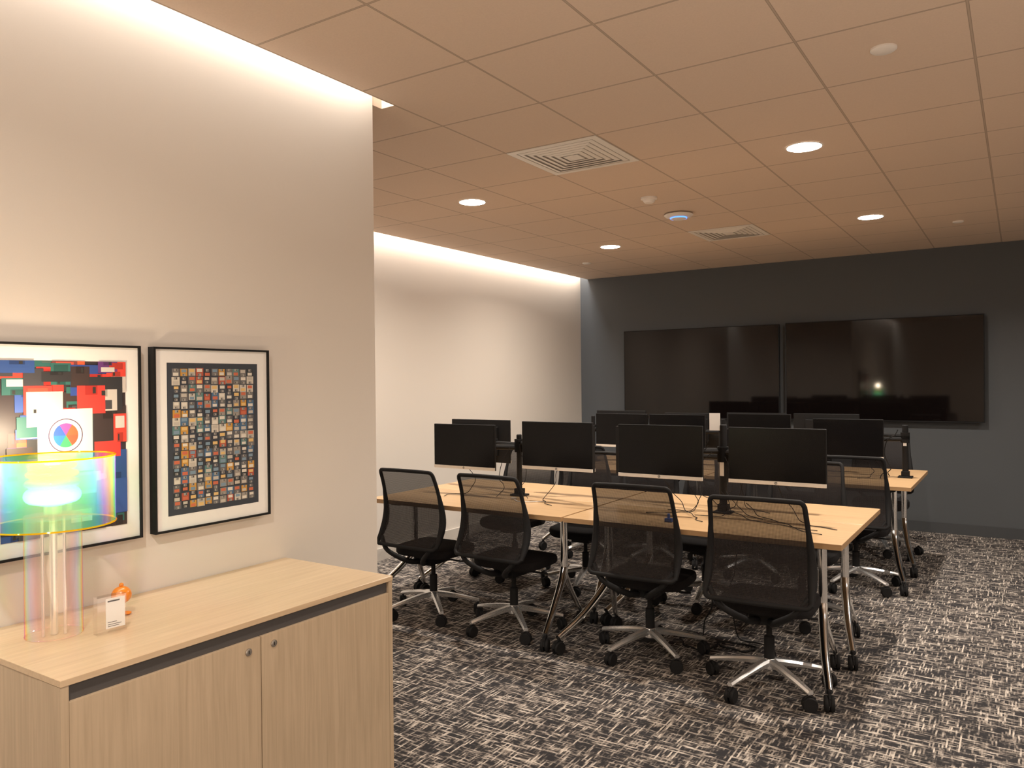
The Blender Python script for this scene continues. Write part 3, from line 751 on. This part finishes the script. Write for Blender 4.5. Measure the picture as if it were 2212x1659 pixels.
bm = bmesh.new(); bx(bm, -0.030, 0.030, -0.001, 0.001, 0, 0.10); o = finish(bm, "paper_card", M['paper'], loc=(-1.475, 4.380, 1.205)); o.rotation_euler = (0, 0, math.radians(15))
tag(o, "white paper card stuck to the monitor pole", "card")

# ------------------------------------------------------------------ cables and small things
def cable(pts, r=0.0022, label="thin black cable lying across the desk", mat=None, per=8, jit=0.016, seed=0):
    rnd = random.Random(seed*7+len(pts)); pp = [Vector(p) for p in pts]
    mid = []
    for a, b_ in zip(pp[:-1], pp[1:]):
        mid.append(a); q = (a+b_)/2; q.x += rnd.uniform(-jit, jit); q.y += rnd.uniform(-jit, jit)*0.6; mid.append(q)
    mid.append(pp[-1])
    c = Vector(pts[0]); bm = bmesh.new(); tube(bm, smooth_pts([p-c for p in mid], per), r, 6)
    o = finish(bm, "cable", mat or M['black'], smooth=True, loc=tuple(c)); tag(o, label, "cable", "desk cables"); return o
z = TZ+0.0040
LP = "thin black cable looping down from the monitor pole"
cable([(-1.10, 4.275, 0.96), (-1.08, 4.33, 0.85), (-1.0, 4.30, z+.02), (-0.93, 4.24, z), (-0.86, 4.21, z), (-0.78, 4.17, z)], seed=1)
cable([(-1.43, 4.35, 0.86), (-1.36, 4.30, z+.03), (-1.25, 4.24, z+.002), (-1.12, 4.18, z), (-0.98, 4.13, z), (-0.86, 4.10, z)], seed=2)
cable([(-1.30, 4.385, 0.80), (-1.22, 4.33, z+.01), (-1.10, 4.26, z), (-1.02, 4.17, z+.006), (-0.92, 4.05, z), (-0.82, 4.01, z)], seed=3)
cable([(-1.74, 4.22, 0.95), (-1.70, 4.30, 0.84), (-1.62, 4.28, z+.015), (-1.54, 4.20, z), (-1.50, 4.12, z), (-1.44, 4.06, z)], seed=4)
cable([(-1.50, 4.345, 1.15), (-1.57, 4.345, 1.02), (-1.54, 4.345, 0.86), (-1.58, 4.30, z+.01), (-1.72, 4.22, z), (-1.82, 4.18, z)], label=LP, seed=5)
cable([(-1.38, 4.46, 1.18), (-1.34, 4.47, 1.05), (-1.36, 4.48, 0.9), (-1.33, 4.48, z+.03), (-1.2, 4.5, z)], label=LP, seed=6)
cable([(-1.48, 4.34, 1.08), (-1.57, 4.335, 0.98), (-1.54, 4.33, 0.84), (-1.44, 4.32, 0.79), (-1.36, 4.33, 0.88), (-1.39, 4.34, 1.0)], label=LP, seed=7)
cable([(-1.38, 4.34, 1.1), (-1.31, 4.345, 0.95), (-1.34, 4.34, 0.80), (-1.28, 4.33, z+.01), (-1.18, 4.28, z)], label=LP, seed=8)
cable([(-1.50, 4.335, 1.12), (-1.60, 4.33, 1.00), (-1.62, 4.33, 0.90), (-1.56, 4.33, 0.80), (-1.61, 4.33, z+.004), (-1.75, 4.34, z)], label=LP, seed=9)
cable([(-1.40, 4.325, 1.06), (-1.35, 4.32, 0.97), (-1.39, 4.30, 0.88), (-1.33, 4.29, 0.80), (-1.40, 4.26, z+.003), (-1.55, 4.24, z)], label=LP, seed=10)
cable([(-2.45, 4.28, 0.96), (-2.5, 4.32, 0.85), (-2.56, 4.26, z+.01), (-2.50, 4.18, z), (-2.42, 4.13, z)], seed=11)
cable([(-2.79, 4.35, 1.08), (-2.76, 4.35, 0.98), (-2.74, 4.34, 0.86), (-2.77, 4.32, 0.80), (-2.70, 4.30, z)], label=LP, seed=12)
cable([(-2.87, 4.35, 1.06), (-2.93, 4.35, 0.96), (-2.95, 4.34, 0.84), (-2.90, 4.32, 0.78), (-2.92, 4.26, z)], label=LP, seed=13)
cable([(-3.18, 4.28, 0.92), (-3.12, 4.3, 0.83), (-3.16, 4.25, z+.01), (-3.28, 4.20, z), (-3.25, 4.12, z)], seed=14)
cable([(-2.75, 4.22, z), (-2.68, 4.16, z), (-2.60, 4.19, z), (-2.54, 4.25, z)], 0.003, "short white cable on the desk", M['paper'], seed=15)
cable([(-1.1, 6.5, 0.9), (-1.00, 6.56, 0.84), (-0.95, 6.53, 0.78), (-0.97, 6.45, z+.006), (-1.05, 6.4, z)], label="thin black cable on the second desk row", seed=16)
cable([(-0.79, 6.59, 1.1), (-0.86, 6.575, 1.02), (-0.88, 6.57, 0.9), (-0.84, 6.58, 0.80), (-0.86, 6.66, z)], 0.0035, label="thin black cable hanging at the end pole", seed=17)
cable([(-0.80, 6.555, 1.06), (-0.92, 6.55, 1.0), (-0.95, 6.545, 0.88), (-0.88, 6.53, 0.78), (-0.90, 6.47, z)], 0.0035, label="thin black cable hanging at the end pole", seed=18)
PC = "black power cable dropping to the carpet"
cable([(-1.52, 4.41, 0.68), (-1.55, 4.42, 0.45), (-1.50, 4.38, 0.2), (-1.55, 4.34, 0.012), (-1.66, 4.28, 0.007), (-1.60, 4.18, 0.007), (-1.50, 4.14, 0.007)], 0.004, PC, seed=19)
cable([(-1.42, 4.44, 0.68), (-1.38, 4.45, 0.5), (-1.43, 4.44, 0.25), (-1.36, 4.43, 0.012), (-1.18, 4.40, 0.007), (-1.12, 4.28, 0.007), (-1.18, 4.18, 0.007)], 0.004, PC, seed=20)
cable([(-1.46, 4.34, 0.007), (-1.40, 4.24, 0.016), (-1.28, 4.24, 0.007), (-1.23, 4.32, 0.014), (-1.32, 4.36, 0.007), (-1.42, 4.29, 0.024), (-1.45, 4.20, 0.007)], 0.005, "coiled black power cable on the carpet", seed=21)
bm = bmesh.new(); bx(bm, -0.02, 0.02, -0.012, 0.012, 0, 0.02); lathe(bm, [(0.008, 0.02), (0.008, 0.042), (0.005, 0.045)], seg=14)
o = finish(bm, "plug_adapter", M['bluep'], bevel=0.002, loc=(-1.60, 3.98, TZ+0.0005)); tag(o, "small blue plug adapter on the desk", "adapter")
bm = bmesh.new(); bx(bm, -0.018, 0.018, -0.010, 0.010, 0, 0.012)
o = finish(bm, "plug_adapter", M['paper'], bevel=0.002, loc=(-2.77, 4.24, TZ+0.0005)); tag(o, "small white plug adapter on the desk", "adapter")

# ------------------------------------------------------------------ world, camera, view
w = bpy.data.worlds.new("World"); scene.world = w; w.use_nodes = True
w.node_tree.nodes["Background"].inputs[0].default_value = (1.0, 0.75, 0.55, 1); w.node_tree.nodes["Background"].inputs[1].default_value = 0.05
cam = bpy.data.cameras.new("camera"); co = bpy.data.objects.new("camera", cam); COL.objects.link(co)
yaw = math.radians(33.2); pitch = math.radians(-0.2); roll = math.radians(0.59)
f = Vector((-math.sin(yaw)*math.cos(pitch), math.cos(yaw)*math.cos(pitch), math.sin(pitch)))
r = Vector((math.cos(yaw), math.sin(yaw), 0)); u = r.cross(f)
r2 = r*math.cos(roll)-u*math.sin(roll); u2 = r2.cross(f)
co.matrix_world = Matrix(((r2.x, u2.x, -f.x, 0), (r2.y, u2.y, -f.y, 0), (r2.z, u2.z, -f.z, 1.50), (0, 0, 0, 1)))
cam.sensor_fit = 'HORIZONTAL'; cam.sensor_width = 36; cam.lens = 36*1680/2212; cam.clip_start = 0.05
scene.camera = co
scene.view_settings.view_transform = 'Standard'
scene.view_settings.exposure = 0.0
scene.view_settings.gamma = 1.04
